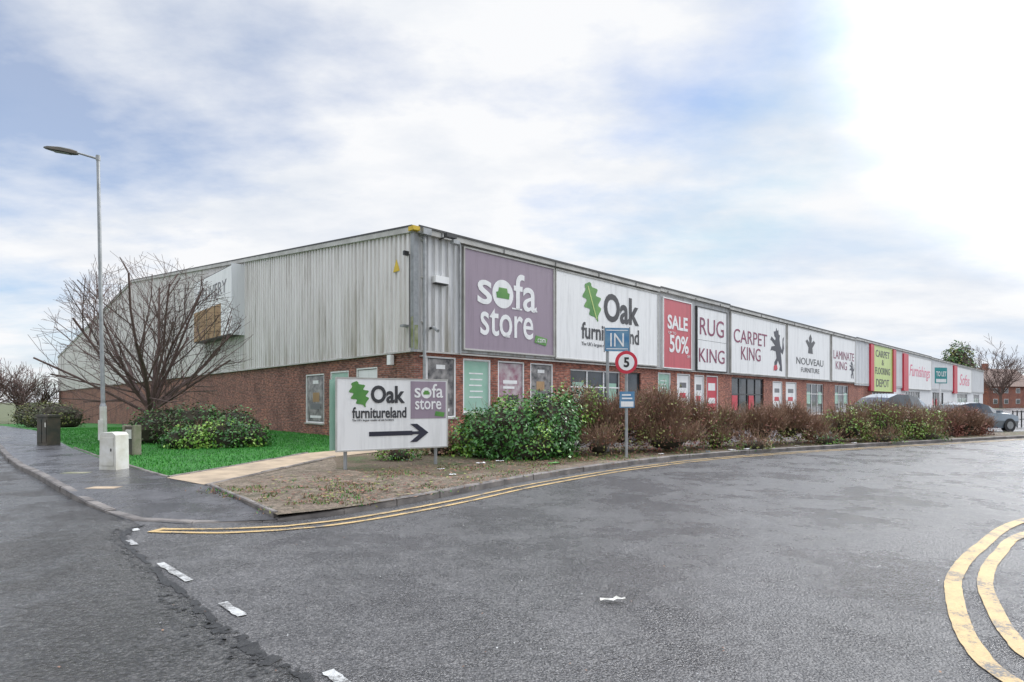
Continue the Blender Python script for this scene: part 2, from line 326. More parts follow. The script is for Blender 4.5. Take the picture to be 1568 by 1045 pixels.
def kerb(name,P,top=.105,width=.125,seg=.9,side=1,tops=None):
    mb=MB()
    L=[0]
    for i in range(1,len(P)): L.append(L[-1]+(Vector(P[i])-Vector(P[i-1])).length)
    def at(d):
        for i in range(1,len(P)):
            if d<=L[i]:
                k=(d-L[i-1])/(L[i]-L[i-1]); return Vector(P[i-1]).lerp(Vector(P[i]),k)
        return Vector(P[-1])
    d=0
    while d<L[-1]-.05:
        a=at(d+.006); b=at(min(d+seg-.006,L[-1])); t=(b-a).normalized(); n=Vector((-t.y,t.x))*width*side
        jo=Vector((-t.y,t.x))*U(-.008,.008); a=a+jo; b=b+jo
        z0=hgt(a.x,a.y);z1=hgt(b.x,b.y); ta=top+U(-.006,.006); tb=ta
        if tops: ta=tops(d/L[-1])+U(-.004,.004); tb=tops(min(1,(d+seg)/L[-1]))+U(-.004,.004)
        bb=.018
        va=[(a.x,a.y,z0-.02),(a.x,a.y,z0+ta-bb),(a.x+n.x*.14,a.y+n.y*.14,z0+ta),(a.x+n.x,a.y+n.y,z0+ta)]
        vb=[(b.x,b.y,z1-.02),(b.x,b.y,z1+tb-bb),(b.x+n.x*.14,b.y+n.y*.14,z1+tb),(b.x+n.x,b.y+n.y,z1+tb)]
        for k in range(3): mb.quad([va[k],vb[k],vb[k+1],va[k+1]],M['kerb'])
        mb.quad([va[3],va[2],va[1],va[0],(a.x+n.x,a.y+n.y,z0-.02)],M['kerb'])
        mb.quad([vb[0],vb[1],vb[2],vb[3],(b.x+n.x,b.y+n.y,z1-.02)],M['kerb'])
        mb.quad([va[3],vb[3],(b.x+n.x,b.y+n.y,z1-.02),(a.x+n.x,a.y+n.y,z0-.02)],M['kerb'])
        d+=seg
    return mb.obj(name)
kerb('kerb',[tuple(p) for p in Kbs],.112,tops=lambda u:.05+.068*min(1,u*25))
KLs=[tuple(p) for p in catmull(KL,5)]
kerb('kerb',KLs,.112,tops=lambda u:.114 if u<.965 else .114-.07*(u-.965)/.035)
kerb('kerb',[tuple(p) for p in catmull([(-5.8,8.1),(-5.2,7.65),(-4.4,7.42),(-3.1,7.5)],4)],.02,tops=lambda u:.022+.02*abs(u-.5))
kerb('path_edging',[(-3.2,7.62),(-5.38,10.08)],.125,.06,.9,-1)
kerb('path_edging',[(-6.8,11.18),(-10.2,14.35),(-14.2,18.35)],.125,.06,.9,-1)
kerb('path_edging',[(-5.42,10.1),(-4.79,15.4)],.13,.06,.9,1)
kerb('path_edging',[(-6.76,11.2),(-5.92,16.5)],.125,.05,.9,1)
mb=MB()
o1=[v for v in offset(Kbs,-.60)][3:]; o2=[v for v in offset(Kbs,-.36)][4:]
ribbon(mb,catmull([(-4.42,6.93),(-3.6,6.86),(-2.95,6.98)],6)+o1,.08,.014,M['yellow'],.006)
ribbon(mb,catmull([(-4.36,7.06),(-3.6,7.08),(-2.9,7.22)],6)+o2,.08,.0145,M['yellow'],.006)
ribbon(mb,[Vector((-4.40,6.89)),Vector((-4.34,7.11))],.09,.015,M['yellow'])
mb.obj('yellow_line')
mb=MB()
ribbon(mb,catmull([(14,10.5),(9.5,8.8),(6.86,7.6),(5.09,6.18),(4.11,5.25),(3.56,4.56),(3.01,3.71),(2.83,3.1),(2.8,1.5)],10),.12,.012,M['yellow'],.003)
ribbon(mb,catmull([(14,9.9),(9.5,8.3),(6.4,6.95),(5.08,5.92),(4.22,5.06),(3.74,4.41),(3.36,3.8),(3.2,3.3),(3.12,1.5)],10),.11,.012,M['yellow'],.003)
mb.obj('yellow_line')
mb=MB()
for a,b in [((-4.72,7.1),(-4.62,6.98)),((-4.4,6.5),(-4.18,6.29)),((-3.46,5.58),(-2.86,5.03)),((-2.29,4.485),(-2.0,4.21)),((-1.09,3.35),(-.84,3.09)),((-.1,2.4),(.3,2.0))]:
    a=Vector(a);b=Vector(b); ribbon(mb,[a.lerp(b,k/10) for k in range(11)],.07,.0125,M['wline'],.007)
mb.obj('white_dashed_line')
mb=MB(); mb.box(-7.35,-6.85,9.75,10.0,.101,.104,M['path']); mb.obj('manhole_cover')
mb=MB(); mb.box(-9.4,-8.9,11.8,12.05,.101,.104,M['conc']); mb.obj('manhole_cover')

# ---------------------------------------------------------------- building
B=empty('retail_warehouse',(CX,CY,0),TH)
LEN=137.0; EAVE=7.62; RIDGE=13.0; RS=47.2; WS=109.0; WE=9.2
mb=MB()
mb.quad([(-.1,-.1,EAVE+.12),(LEN,-.1,EAVE+.12),(LEN,RS,RIDGE+.1),(-.1,RS,RIDGE+.1)],M['roof'])
mb.quad([(-.1,RS,RIDGE+.1),(LEN,RS,RIDGE+.1),(LEN,WS,WE+.1),(-.1,WS,WE+.1)],M['roof'])
mb.quad([(LEN,0.01,0),(LEN,WS,-2.5),(LEN,WS,WE),(LEN,RS,RIDGE),(LEN,.01,EAVE)],M['white2'])
mb.quad([(0.05,WS,-2.5),(LEN,WS,-2.5),(LEN,WS,WE),(0.05,WS,WE)],M['brick2'])
mb.obj('roof_and_rear_walls',B)
def topz(s): return EAVE+(RIDGE-EAVE)*s/RS if s<RS else RIDGE+(WE-RIDGE)*(s-RS)/(WS-RS)
def wall(name,L0,L1,z0,z1,ops,mat,plane,th=.25,gl=.12):
    mb=MB()
    def bx(a,b,c,d,y0,y1,m_):
        if plane=='F': mb.box(a,b,y0,y1,c,d,m_)
        else: mb.box(y0,y1,a,b,c,d,m_)
    cur=L0
    for (a,b,c,d,kind) in sorted(ops):
        if a>cur: bx(cur,a,z0,z1,0,th,mat)
        if c>z0: bx(a,b,z0,c,0,th,mat)
        if d<z1: bx(a,b,d,z1,0,th,mat)
        if c>z0+.3: bx(a-.04,b+.04,c-.06,c-.002,-.05,.02,M['trim'])
        cur=b
    if cur<L1: bx(cur,L1,z0,z1,0,th,mat)
    mb.obj(name,B)
    mb=MB(); fr=.06
    for (a,b,c,d,kind) in ops:
        if kind=='glass' or kind=='entrance':
            bx(a,b,c,d,gl,gl+.02,M['glass']); nm=max(1,round((b-a)/1.25)); fm=M['white'] if kind=='glass' else M['dark']
            for i in range(nm+1):
                x=a+(b-a)*i/nm; bx(max(a,x-.035),min(b,x+.035),c,d,gl-.05,gl-.003,fm)
            bx(a,b,c,c+.07,gl-.06,gl-.052,fm); bx(a,b,d-.07,d,gl-.06,gl-.052,fm); bx(a,b,(c+d)/2+.4,(c+d)/2+.46,gl-.06,gl-.052,fm)
            if b-a>3.5:
                for i in range(0,nm,2):
                    x=a+(b-a)*(i+.5)/nm; bx(x-.4,x+.4,c+.9,c+1.9,gl-.04,gl-.01,M['brred'] if kind=='entrance' else M['pgreen'])
        else:
            pmt={'dark':M['img'],'green':M['pgreen'],'warm':M['img2'],'white':M['white'],'red':M['brred']}[kind]
            bx(a,b,c,d,.07,.1,M['dark'] if kind!='green' else M['white'])
            bx(a,a+fr,c,d,.01,.068,M['white']);bx(b-fr,b,c,d,.01,.068,M['white']);bx(a+fr,b-fr,c,c+fr,.01,.068,M['white']);bx(a+fr,b-fr,d-fr,d,.01,.068,M['white'])
            bx(a+fr+.03,b-fr-.03,c+fr+.03,d-fr-.03,.05,.067,pmt)
            w=b-a;h=d-c
            if kind=='green':
                for k in range(5): bx(a+w*(.24+.03*(k%2)),b-w*(.26+.02*(k%3)),d-h*(.28+.11*k),d-h*(.255+.11*k),.044,.049,M['white'])
            elif kind=='dark':
                bx(a+w*.25,b-w*.2,c+h*.28,c+h*.4,.044,.049,M['grey'])
                bx(a+w*.3,b-w*.35,c+h*.43,c+h*.62,.044,.049,M['board']); bx(a+w*.2,b-w*.2,c+h*.1,c+h*.15,.044,.049,M['white']); bx(a+w*.35,b-w*.35,d-h*.2,d-h*.13,.044,.049,M['white'])
            elif kind=='warm':
                bx(a+w*.22,b-w*.25,c+h*.55,c+h*.62,.044,.049,M['white']);bx(a+w*.22,b-w*.35,c+h*.45,c+h*.5,.044,.049,M['white']);bx(a+w*.3,b-w*.2,c+h*.12,c+h*.32,.044,.049,M['dark'])
            elif kind=='white':
                bx(a+w*.25,b-w*.25,c+h*.6,c+h*.75,.044,.049,M['grey']);bx(a+w*.25,b-w*.3,c+h*.3,c+h*.45,.044,.049,M['brred'])
            else:
                bx(a+w*.2,b-w*.2,c+h*.6,c+h*.8,.044,.049,M['white']);bx(a+w*.2,b-w*.2,c+h*.25,c+h*.4,.044,.049,M['white'])
    mb.obj(name+'_windows_and_posters',B)
F_ops=[(.5,1.85,1.0,3.25,'dark'),(2.2,3.6,1.15,3.25,'green'),(4.0,5.5,1.2,3.25,'warm'),(5.87,7.3,1.2,3.25,'dark'),(8.5,12.4,.6,3.1,'glass'),(12.9,14.2,.11,3.1,'entrance'),
(15.9,17.2,1.5,3.2,'green'),(17.9,19.4,1.2,3.2,'white'),(19.9,21.1,.9,3.2,'white'),(21.4,22.9,.9,3.2,'red'),(24.8,29.9,.11,3.2,'entrance'),(31.5,33.3,1,3.1,'white'),(34,36.2,1,3.1,'white'),
(38.4,42.5,.5,3.1,'glass'),(45.5,49.5,.5,3.1,'glass'),(57.5,65,.11,2.6,'entrance'),(72,80,.3,2.9,'glass'),(88,96,.11,2.9,'entrance'),(108,118,.3,2.9,'glass'),(125,132,.3,2.9,'glass')]
wall('front_brick_wall',0.25,66.5,0,3.45,[o for o in F_ops if o[0]<66],M['brick'],'F')
wall('front_rendered_wall',66.5,LEN,0,3.45,[o for o in F_ops if o[0]>66],M['white2'],'F')
S_ops=[(2.55,4.2,.9,2.95,'white'),(4.85,6.5,.75,2.9,'green'),(7.1,9.0,.62,2.85,'dark')]
wall('side_brick_wall',0,WS,-2.5,3.45,S_ops,M['brick2'],'L')
def ribs(mb,L0,L1,zb,zt,plane,mat,out=.0,pitch=.3,dep=.06):
    x=L0; P=[]
    while x<L1:
        P+=[(x,0),(x+pitch*.4,0),(x+pitch*.48,dep),(x+pitch*.92,dep)]; x+=pitch
    P=[(min(a,L1),b) for a,b in P]+[(L1,0)]
    for (a,b),(c,d) in zip(P,P[1:]):
        if c-a<1e-4: continue
        q=[(a,-out-b,zb),(c,-out-d,zb),(c,-out-d,zt(c)),(a,-out-b,zt(a))]
        if plane=='L': q=[(y,x_,z) for x_,y,z in q][::-1]
        mb.quad(q,mat)
mb=MB(); ribs(mb,0.06,WS,3.42,lambda s:topz(s)-.02,'L',M['clad'],.06)
mb.box(-.14,.2,.06,WS,3.36,3.418,M['trim'])
mb.obj('side_cladding',B)
mb=MB(); ribs(mb,0.06,2.0,3.42,lambda s:EAVE,'F',M['cladf'],.06,.3); ribs(mb,51.1,LEN,3.2,lambda s:EAVE,'F',M['white2'],.06,.5)
mb.quad([(2,-.05,3.45),(51.1,-.05,3.45),(51.1,-.05,EAVE),(2,-.05,EAVE)],M['cladf'])
mb.box(.0,LEN,-.14,.0,3.36,3.415,M['trim'])
mb.obj('front_cladding',B)
mb=MB()
for (s0,s1) in ((-.12,RS),(RS,WS)):
    z0,z1=topz(max(s0,0)),topz(s1)
    for (o0,o1,a,b,m_) in ((-.2,.1,-.06,.13,M['trim']),(-.215,-.0,.131,.19,M['dark'])):
        v=[(o0,s0,z0+a),(o1,s0,z0+a),(o1,s1,z1+a),(o0,s1,z1+a),(o0,s0,z0+b),(o1,s0,z0+b),(o1,s1,z1+b),(o0,s1,z1+b)]
        for f in ((0,3,2,1),(4,5,6,7),(0,1,5,4),(1,2,6,5),(2,3,7,6),(3,0,4,7)): mb.quad([v[i] for i in f],m_)
for t0,t1,z in ((-.0,15.75,0),(15.75,24.1,.06),(24.1,51.1,.0),(51.1,86,.08),(86,LEN,.0)):
    mb.box(t0,t1-.02,-.24,-.0,EAVE-.06+z,EAVE+.16+z,M['trim']); mb.box(t0,t1-.02,-.27,-.241,EAVE+.13+z,EAVE+.2+z,M['dark'])
x=1
while x<LEN: mb.box(x,x+.03,-.262,-.2405,EAVE-.06,EAVE+.1,M['dark']); x+=3.1
mb.obj('eaves_and_verge_trim',B)
mb=MB()
mb.box(-.13,.07,-.13,.07,3.36,EAVE+.1,M['galv'])
mb.tube((.28,-.2,.15),(.28,-.2,EAVE),.06,.06,10,M['galv'])
mb.tube((1.92,-.16,3.4),(1.92,-.16,EAVE),.04,.04,8,M['galv'])
for z in (1.2,3.2,4.4,6,7.3): mb.box(.19,.37,-.2,-.0,z,z+.05,M['trim'])
mb.box(.1,.45,-.4,-.1,EAVE-.12,EAVE+.1,M['galv'])
mb.box(-.26,.02,-.3,.02,EAVE-.02,EAVE+.127,M['yel'])
mb.box(.7,1.3,-.3,-.07,5.9,6.15,M['white']); mb.box(.72,1.28,-.28,-.1,5.86,5.899,M['dark'])
mb.box(.55,.62,-.35,-.06,4.2,4.28,M['dark']); mb.tube((.58,-.3,4.25),(.58,-.6,4.1),.06,.06,8,M['galv'],True)
mb.tube((1.0,-.1,EAVE-.1),(1.1,-.55,EAVE-.02),.02,.02,6,M['dark']); mb.box(.9,1.35,-.7,-.5,EAVE-.12,EAVE+.02,M['dark']); mb.box(1.2,1.5,-.7,-.5,EAVE-.3,EAVE-.17,M['galv'])
mb.tube((-.2,.0,3.5),(-.2,0.02,6.8),.02,.02,6,M['dark'])
mb.box(-.25,-.1,1.2,1.45,2.95,3.32,M['white'])
mb.box(-.35,-.1,.2,.4,4.25,4.33,M['galv']);mb.box(-.3,-.1,.2,.3,6.8,6.95,M['dark'])
mb.obj('downpipe_cameras_and_lights',B)
poly2(B,[(0,0),(1,0),(.5,1)],.75,6.35,.45,.45,M['yel'],'L',.14,'warning_triangle')
M['algae']=pm('algae_stain',(.2,.24,.08),(.4,.4,.3),3,.8)
mb=MB(); mb.box(-.135,-.131,-.1,.05,3.5,4.6,M['algae']); mb.box(-.1,.05,-.136,-.131,3.45,4.3,M['algae']); mb.obj('algae_patch',B)
def panel(name,t0,t1,z0,z1,mat,off=.16,fr=M['trim']):
    mb=MB(); f=.06
    mb.box(t0,t1,-off,-.06,z0,z1,mat)
    for q in ((t0-f,t0,z0-f,z1+f),(t1,t1+f,z0-f,z1+f),(t0,t1,z0-f,z0),(t0,t1,z1,z1+f)): mb.box(q[0],q[1],-off-.03,-.06,q[2],q[3],fr)
    return mb.obj(name,B)
panel('sofa_shop_panel',2.15,7.15,3.62,7.42,M['purple'])
panel('furniture_shop_panel',7.35,15.6,3.55,7.42,M['white'])
panel('sale_panel',16.2,19.2,3.5,7.3,M['red'],fr=M['white'])
panel('rug_shop_panel',19.95,23.75,3.5,7.25,M['white'],fr=M['dark'])
panel('carpet_shop_panel',24.4,33.5,3.5,7.4,M['white'])
panel('crest_shop_panel',33.95,43.6,3.5,7.45,M['white'])
panel('laminate_shop_panel',44.2,51.0,3.5,7.45,M['white'])
panel('flooring_shop_panel',57.2,64.9,2.75,7.5,M['lime'],fr=M['lime'])
mb=MB()
mb.box(55.9,57.1,-.3,-.06,2.7,7.55,M['brred']); mb.box(65.0,66.2,-.3,-.06,2.7,7.55,M['brred'])
mb.box(69.9,72.2,-.3,-.06,2.9,7.4,M['brred']); mb.box(103.2,106,-.3,-.06,2.9,7.4,M['brred'])
mb.obj('red_sign_borders',B)
panel('furnishing_shop_panel',72.4,86.5,3.2,7.3,M['white'])
panel('furnishing_shop_panel_rear',106.2,121.5,3.2,7.3,M['white'])
o=.17
text(B,'s',3.15,5.88,.75,.95,M['white'],off=o,bold=.01)
poly2(B,DISC,3.55,5.35,1.15,1.15,M['white'],off=o,name='logo_disc')
poly2(B,SOFA,3.75,5.7,.74,.5,M['ogreen'],off=o+.008,name='logo_sofa')
text(B,'fa',5.4,6.12,1.35,1.5,M['white'],off=o,bold=.01)
text(B,'store',4.4,4.75,2.95,1.1,M['white'],off=o,bold=.008)
mb=MB()
for a,b_,z in ((4.62,5.2,5.38),(5.86,6.12,5.4),(4.22,4.5,4.2)): mb.box(a,b_,-o-.004,-o+.001,z,z+.06,M['white'])
mb.obj('lettering_serifs',B)
poly2(B,[(0,.25),(.9,0),(1,.75),(.1,1)],5.95,4.0,.8,.42,M['ogreen'],off=o+.006,name='logo_tag'); text(B,'.com',6.35,4.21,.55,.17,M['white'],off=o+.014)
poly2(B,LEAF,9.0,5.45,1.75,1.75,M['ogreen'],off=o,name='logo_leaf')
poly2(B,[(.3,.9),(.34,.9),(.72,.05),(.68,.05)],9.0,5.45,1.75,1.75,M['lime'],off=o+.008,name='logo_leaf_vein')
text(B,'Oak',12.3,6.2,3.0,1.4,M['txt'],off=o,bold=.03)
text(B,'furnitureland',11.45,4.92,4.7,.78,M['txt'],off=o,bold=.018)
text(B,"The UK's largest retailer of oak furniture",11.0,4.28,3.8,.22,M['grey'],off=o)
text(B,'SALE',17.7,6.05,2.2,.8,M['white'],off=o,bold=.03)
text(B,'UP TO',17.1,5.45,.8,.15,M['white'],off=o)
text(B,'50%',17.85,4.85,2.1,1.0,M['white'],off=o,bold=.02); text(B,'OFF',18.9,4.2,.35,.15,M['white'],off=o+.003)
text(B,'RUG',21.8,6.15,3.1,1.05,M['wine'],off=o); text(B,'KING',21.8,4.4,3.3,.85,M['wine'],off=o)
mb=MB(); mb.box(20,23.7,-.165,-.161,5.3,5.32,M['grey'])
mb.obj('rug_panel_seam',B)
text(B,'CARPET',27.4,5.95,5.3,.9,M['wine'],off=o); text(B,'KING',27.4,4.85,3.1,.9,M['wine'],off=o)
poly2(B,LION,30.6,3.85,2.6,3.2,M['navy'],off=o,name='lion_emblem')
poly2(B,[(.3,.0),(.55,.05),(.5,.15),(.32,.12)],30.4,3.85,2.8,3.2,M['brred'],off=o+.01,name='lion_shield')
poly2(B,[(.25,0),(.75,0),(.7,.3),(1,.6),(.85,.7),(.6,.55),(.65,.8),(.5,1),(.35,.8),(.4,.55),(.15,.7),(0,.6),(.3,.3)],37.7,5.55,2.2,1.6,M['txt'],off=o,name='crest_emblem')
text(B,'NOUVEAU',38.8,4.85,6.2,.55,M['txt'],off=o); text(B,'FURNITURE',38.8,4.15,4.2,.38,M['txt'],off=o)
text(B,'LAMINATE',47.6,5.85,6.0,.75,M['wine'],off=o); text(B,'KING',46.8,4.9,3.2,.75,M['wine'],off=o)
poly2(B,LION,49.2,3.8,1.5,1.7,M['navy'],off=o,name='lion_emblem_small')
text(B,'CARPET',61,6.75,5.6,.75,M['txt'],off=o,bold=.01);text(B,'&',61,5.85,.9,.6,M['txt'],off=o);text(B,'FLOORING',61,4.9,6,.75,M['txt'],off=o,bold=.01);text(B,'DEPOT',61,3.6,5.2,.85,M['txt'],off=o,bold=.01)
text(B,'Furnishings',79.4,5.3,12,1.9,M['pink'],off=o,bold=-.0,shear=.3);text(B,'Sofas',114,5.3,10,1.9,M['pink'],off=o,bold=.0,shear=.3)
mb=MB()
S0,S1,ZT=16.9,24.3,9.3
mb.box(-.75,-.1,S0,S1,5.4,ZT,M['dark'])
mb.box(-.77,-.751,S0+.05,S1-.05,7.35,ZT-.05,M['white'])
mb.box(-.77,-.751,S0+.05,S0+1.9,5.45,7.349,M['white']); mb.box(-.77,-.751,S0+1.92,S1-.05,5.45,7.348,M['board'])
mb.box(-.8,-.1,S0-.1,S0-.001,5.35,ZT+.05,M['white2'])
for s in (S0+3,S0+4.6,S0+6.2): mb.box(-.79,-.771,s,s+.07,5.45,7.34,M['conc'])
mb.obj('delivery_sign_box',B)
text(B,'DELIVERY',(S0+S1)/2,8.25,5.6,.75,M['grey'],'L',.78,name='lettering_delivery')

# ---------------------------------------------------------------- freestanding sign board
A=math.atan2(1.35,2.22)
S=empty('shop_direction_board',(-3.79,12.3,.1),A)
mb=MB()
mb.box(0,2.6,0,.03,.43,2.0,M['white'])
for q in ((-.03,0,.4,2.03),(2.6,2.63,.4,2.03)): mb.box(q[0],q[1],-.01,.05,q[2],q[3],M['trim'])
mb.box(0,2.6,-.01,.05,.4,.429,M['trim']);mb.box(0,2.6,-.01,.05,2.001,2.03,M['trim'])
mb.box(1.68,2.57,-.006,-.001,1.1,1.97,M['purple'])
for x in (.2,2.35): mb.tube((x,.1,-.12),(x,.1,1.95),.04,.04,10,M['galv'],True)
mb.box(-.12,2.3,.16,.18,.43,1.98,M['pgreen'])
mb.obj('board_and_posts',S)
poly2(S,LEAF,.2,1.38,.55,.56,M['ogreen'],off=.008,name='leaf')
text(S,'Oak',1.14,1.66,.8,.4,M['txt'],off=.008,bold=.03); text(S,'furnitureland',.95,1.25,1.25,.25,M['txt'],off=.008,bold=.02); text(S,"The UK's largest retailer of oak furniture",.8,1.08,.95,.06,M['grey'],off=.008)
text(S,'s',1.85,1.70,.15,.23,M['white'],off=.012,bold=.01); poly2(S,DISC,1.94,1.57,.26,.26,M['white'],off=.012,name='disc',th=.003); poly2(S,SOFA,1.985,1.65,.17,.11,M['ogreen'],off=.015,name='sofa',th=.002); text(S,'fa',2.35,1.75,.29,.33,M['white'],off=.012,bold=.01)
text(S,'store',2.12,1.43,.66,.24,M['white'],off=.012,bold=.01); poly2(S,[(0,.25),(.9,0),(1,.75),(.1,1)],2.28,1.13,.26,.14,M['ogreen'],off=.012,name='tag')
poly2(S,[(0,.33),(.72,.33),(.72,.67),(0,.67)],.7,.62,1.42,.3,M['navy'],off=.008,name='arrow_shaft')
poly2(S,[(.68,0),(.80,0),(1,.5),(.80,1),(.68,1),(.84,.58),(.72,.58),(.72,.42),(.84,.42)],.7,.56,1.42,.42,M['navy'],off=.014,name='arrow_head')

# ---------------------------------------------------------------- posts and road signs
E=empty('way_in_sign',(2.87,16.96,.1),.12)
mb=MB(); mb.tube((0,.05,-.12),(0,.05,3.55),.045,.045,12,M['galv'],True); mb.box(-.1,.65,-.02,0,3.0,3.7,M['blue']); mb.box(-.13,-.1,-.03,.01,2.97,3.73,M['galv']);mb.box(.65,.68,-.03,.01,2.97,3.73,M['galv'])
for q in ((-.06,.61,3.06,3.085),(-.06,.61,3.615,3.64)): mb.box(q[0],q[1],-.024,-.0201,q[2],q[3],M['white'])
mb.box(-.1,.65,.001,.03,3.15,3.19,M['galv']);mb.obj('post_and_plate',E)
text(E,'IN',.27,3.34,.42,.4,M['white'],off=.026,bold=.0)
E=empty('speed_limit_sign',(3.03,14.95,.1),.1)
def disc(mb,cx,cz,r,y0,y1,mat,n=40): mb.prism([(cx+r*math.cos(2*math.pi*i/n),cz+r*math.sin(2*math.pi*i/n)) for i in range(n)],y0,y1,mat)
mb=MB(); mb.tube((0,.06,-.12),(0,.06,2.85),.04,.04,12,M['galv'],True); disc(mb,-.02,2.53,.3,-.01,.012,M['brred']); disc(mb,-.02,2.53,.215,-.016,-.011,M['white'])
mb.box(-.2,.2,-.01,.01,1.33,1.76,M['blue']); mb.box(-.17,.17,-.014,-.0105,1.36,1.5,M['white']); mb.box(-.14,.14,-.014,-.0105,1.56,1.6,M['white']); mb.box(-.14,.1,-.014,-.0105,1.65,1.69,M['white'])
mb.box(-.06,.06,.013,.1,2.4,2.44,M['galv']); mb.box(-.06,.06,.011,.1,1.5,1.54,M['galv'])
mb.obj('post_and_plates',E); text(E,'5',-.02,2.53,.15,.26,M['black'],off=.02,bold=.03)
E=empty('to_let_board',(34,45,.03),.3)
mb=MB(); mb.box(-.05,.05,0,.1,-.05,4.3,M['white']); mb.box(-.65,.65,-.03,0,3.0,4.25,M['teal']); mb.box(-.55,.55,-.036,-.031,3.08,3.35,M['white']); mb.obj('post_and_board',E)
text(E,'TO LET',0,3.75,1.1,.4,M['white'],off=.04,bold=.02)
E=empty('street_lamp',(-12.2,16.96,.1))
mb=MB(); top=Vector((-.17,0,8.75))
mb.tube((0,0,-.15),(-.02,0,1.35),.095,.09,14,M['cream']); mb.tube((-.02,0,1.35),(-.022,0,1.45),.09,.06,14,M['galv'])
mb.tube((-.022,0,1.45),(-.1,0,5),.058,.05,14,M['galv']); mb.tube((-.1,0,5),top,.05,.045,14,M['galv'])
mb.tube(top+Vector((0,0,-.05)),top+Vector((0,0,.1)),.06,.06,12,M['galv'],True)
mb.tube(top,top+Vector((-.62,0,.18)),.035,.03,10,M['galv'])
mb.box(-.09,.06,-.115,-.085,.35,.95,M['cream'])
h=top+Vector((-.6,0,.17))
st=[(0,.05,.04,.05),(-.18,.1,.05,.08),(-.5,.15,.05,.09),(-.85,.13,.03,.06),(-1.0,.05,.02,.03)]
vs=[]
for dx,w,dn,up in st:
    zc=h.z-dx*.16
    vs.append([(h.x+dx,-w,zc-dn),(h.x+dx,w,zc-dn),(h.x+dx,w*.8,zc+up*.6),(h.x+dx,w*.35,zc+up),(h.x+dx,-w*.35,zc+up),(h.x+dx,-w*.8,zc+up*.6)])
for a,b in zip(vs,vs[1:]):
    for i in range(6):
        j=(i+1)%6; mb.quad([a[i],a[j],b[j],b[i]],M['dark'] if i==0 else M['dgreen'])
mb.quad(vs[0],M['galv']); mb.quad(vs[-1][::-1],M['galv'])
mb.quad([(h.x-.25,-.1,h.z-.025),(h.x-.25,.1,h.z-.025),(h.x-.75,.1,h.z+.055),(h.x-.75,-.1,h.z+.055)],M['galv'])
mb.obj('column_arm_and_lantern',E,smooth=False)
def cabinet(name,x,y,w,d,h,mat,rz=0,style=0):
    E=empty(name,(x,y,.09),rz); mb=MB()
    if style==0:
        mb.prism([(-w/2,0),(w/2,0),(w/2*.93,h*.93),(w/2*.6,h),(-w/2*.6,h),(-w/2*.93,h*.93)],-d/2,d/2,mat)
        mb.box(-w*.36,w*.36,-d/2-.012,-d/2-.001,h*.12,h*.86,mat); mb.box(w*.22,w*.27,-d/2-.03,-d/2-.013,h*.5,h*.58,M['dark'])
    elif style==1:
        mb.box(-w/2,-w*.32,-d/2,d/2,0,h,mat); mb.box(w*.32,w/2,-d/2,d/2,0,h,mat); mb.box(-w*.318,w*.318,-d*.4,d*.4,0,h*.96,M['dgreen']); mb.box(-w*.25,w*.25,-d*.4-.02,-d*.4-.002,h*.55,h*.85,M['cream'])
    else:
        mb.box(-w/2,w/2,-d/2,d/2,0,h*.93,mat); mb.box(-w/2-.03,w/2+.03,-d/2-.03,d/2+.03,h*.932,h,mat); mb.box(-.006,.006,-d/2-.008,-d/2-.001,h*.08,h*.88,M['black'])
        mb.box(-w*.42,-.02,-d/2-.018,-d/2-.009,h*.1,h*.85,mat); mb.box(.02,w*.42,-d/2-.018,-d/2-.009,h*.1,h*.85,mat); mb.box(w*.3,w*.42,-d/2-.025,-d/2-.019,h*.6,h*.75,M['cream'])
    mb.obj('cabinet_body',E,bevel=.012)
cabinet('utility_cabinet',-8.83,12.6,.44,.34,.83,M['cream'],-.2,0)
cabinet('concrete_marker_post',-10.65,15.9,.44,.22,.85,M['conc'],-.3,1)
cabinet('roadside_cabinet',-16.0,19.6,.6,.4,1.05,M['dgreen'],-.4,2)

# ---------------------------------------------------------------- trees
def grow(mb,p,d,L,r,depth,mat,up=.1,kids=(7,6,5,5),wob=.22,mn=.006,env=None):
    n=4 if depth>1 else 3; pts=[p]; rr=r
    for i in range(n):
        d=(d+Vector((U(-1,1),U(-1,1),U(-1,1)))*wob+Vector((0,0,up))).normalized(); q=p+d*(L/n); r2=max(mn,rr*(.82 if depth else .7))
        if env:
            e=((q.x/env[0])**2+(q.y/env[0])**2+((q.z-env[1])/env[2])**2)
            if e>1+U(-.12,.1): return
        mb.tube(p,q,rr,r2,7 if depth>3 else (5 if depth>1 else 3),mat); p=q; rr=r2; pts.append(q)
        if depth>0 and (i>0 or depth<4):
            k=kids[depth-1]/n; k=int(k)+(1 if R()<k-int(k) else 0)
            for _ in range(k):
                a=d.orthogonal().normalized(); a.rotate(Matrix.Rotation(U(0,6.28),3,d)); sp=U(.4,.85)
                nd=(d*math.cos(sp)+a*math.sin(sp)).normalized()
                grow(mb,p.lerp(pts[-2],R()*.8),nd,L*U(.45,.7),max(mn,rr*U(.5,.7)),depth-1,mat,up,kids,wob,mn,env)
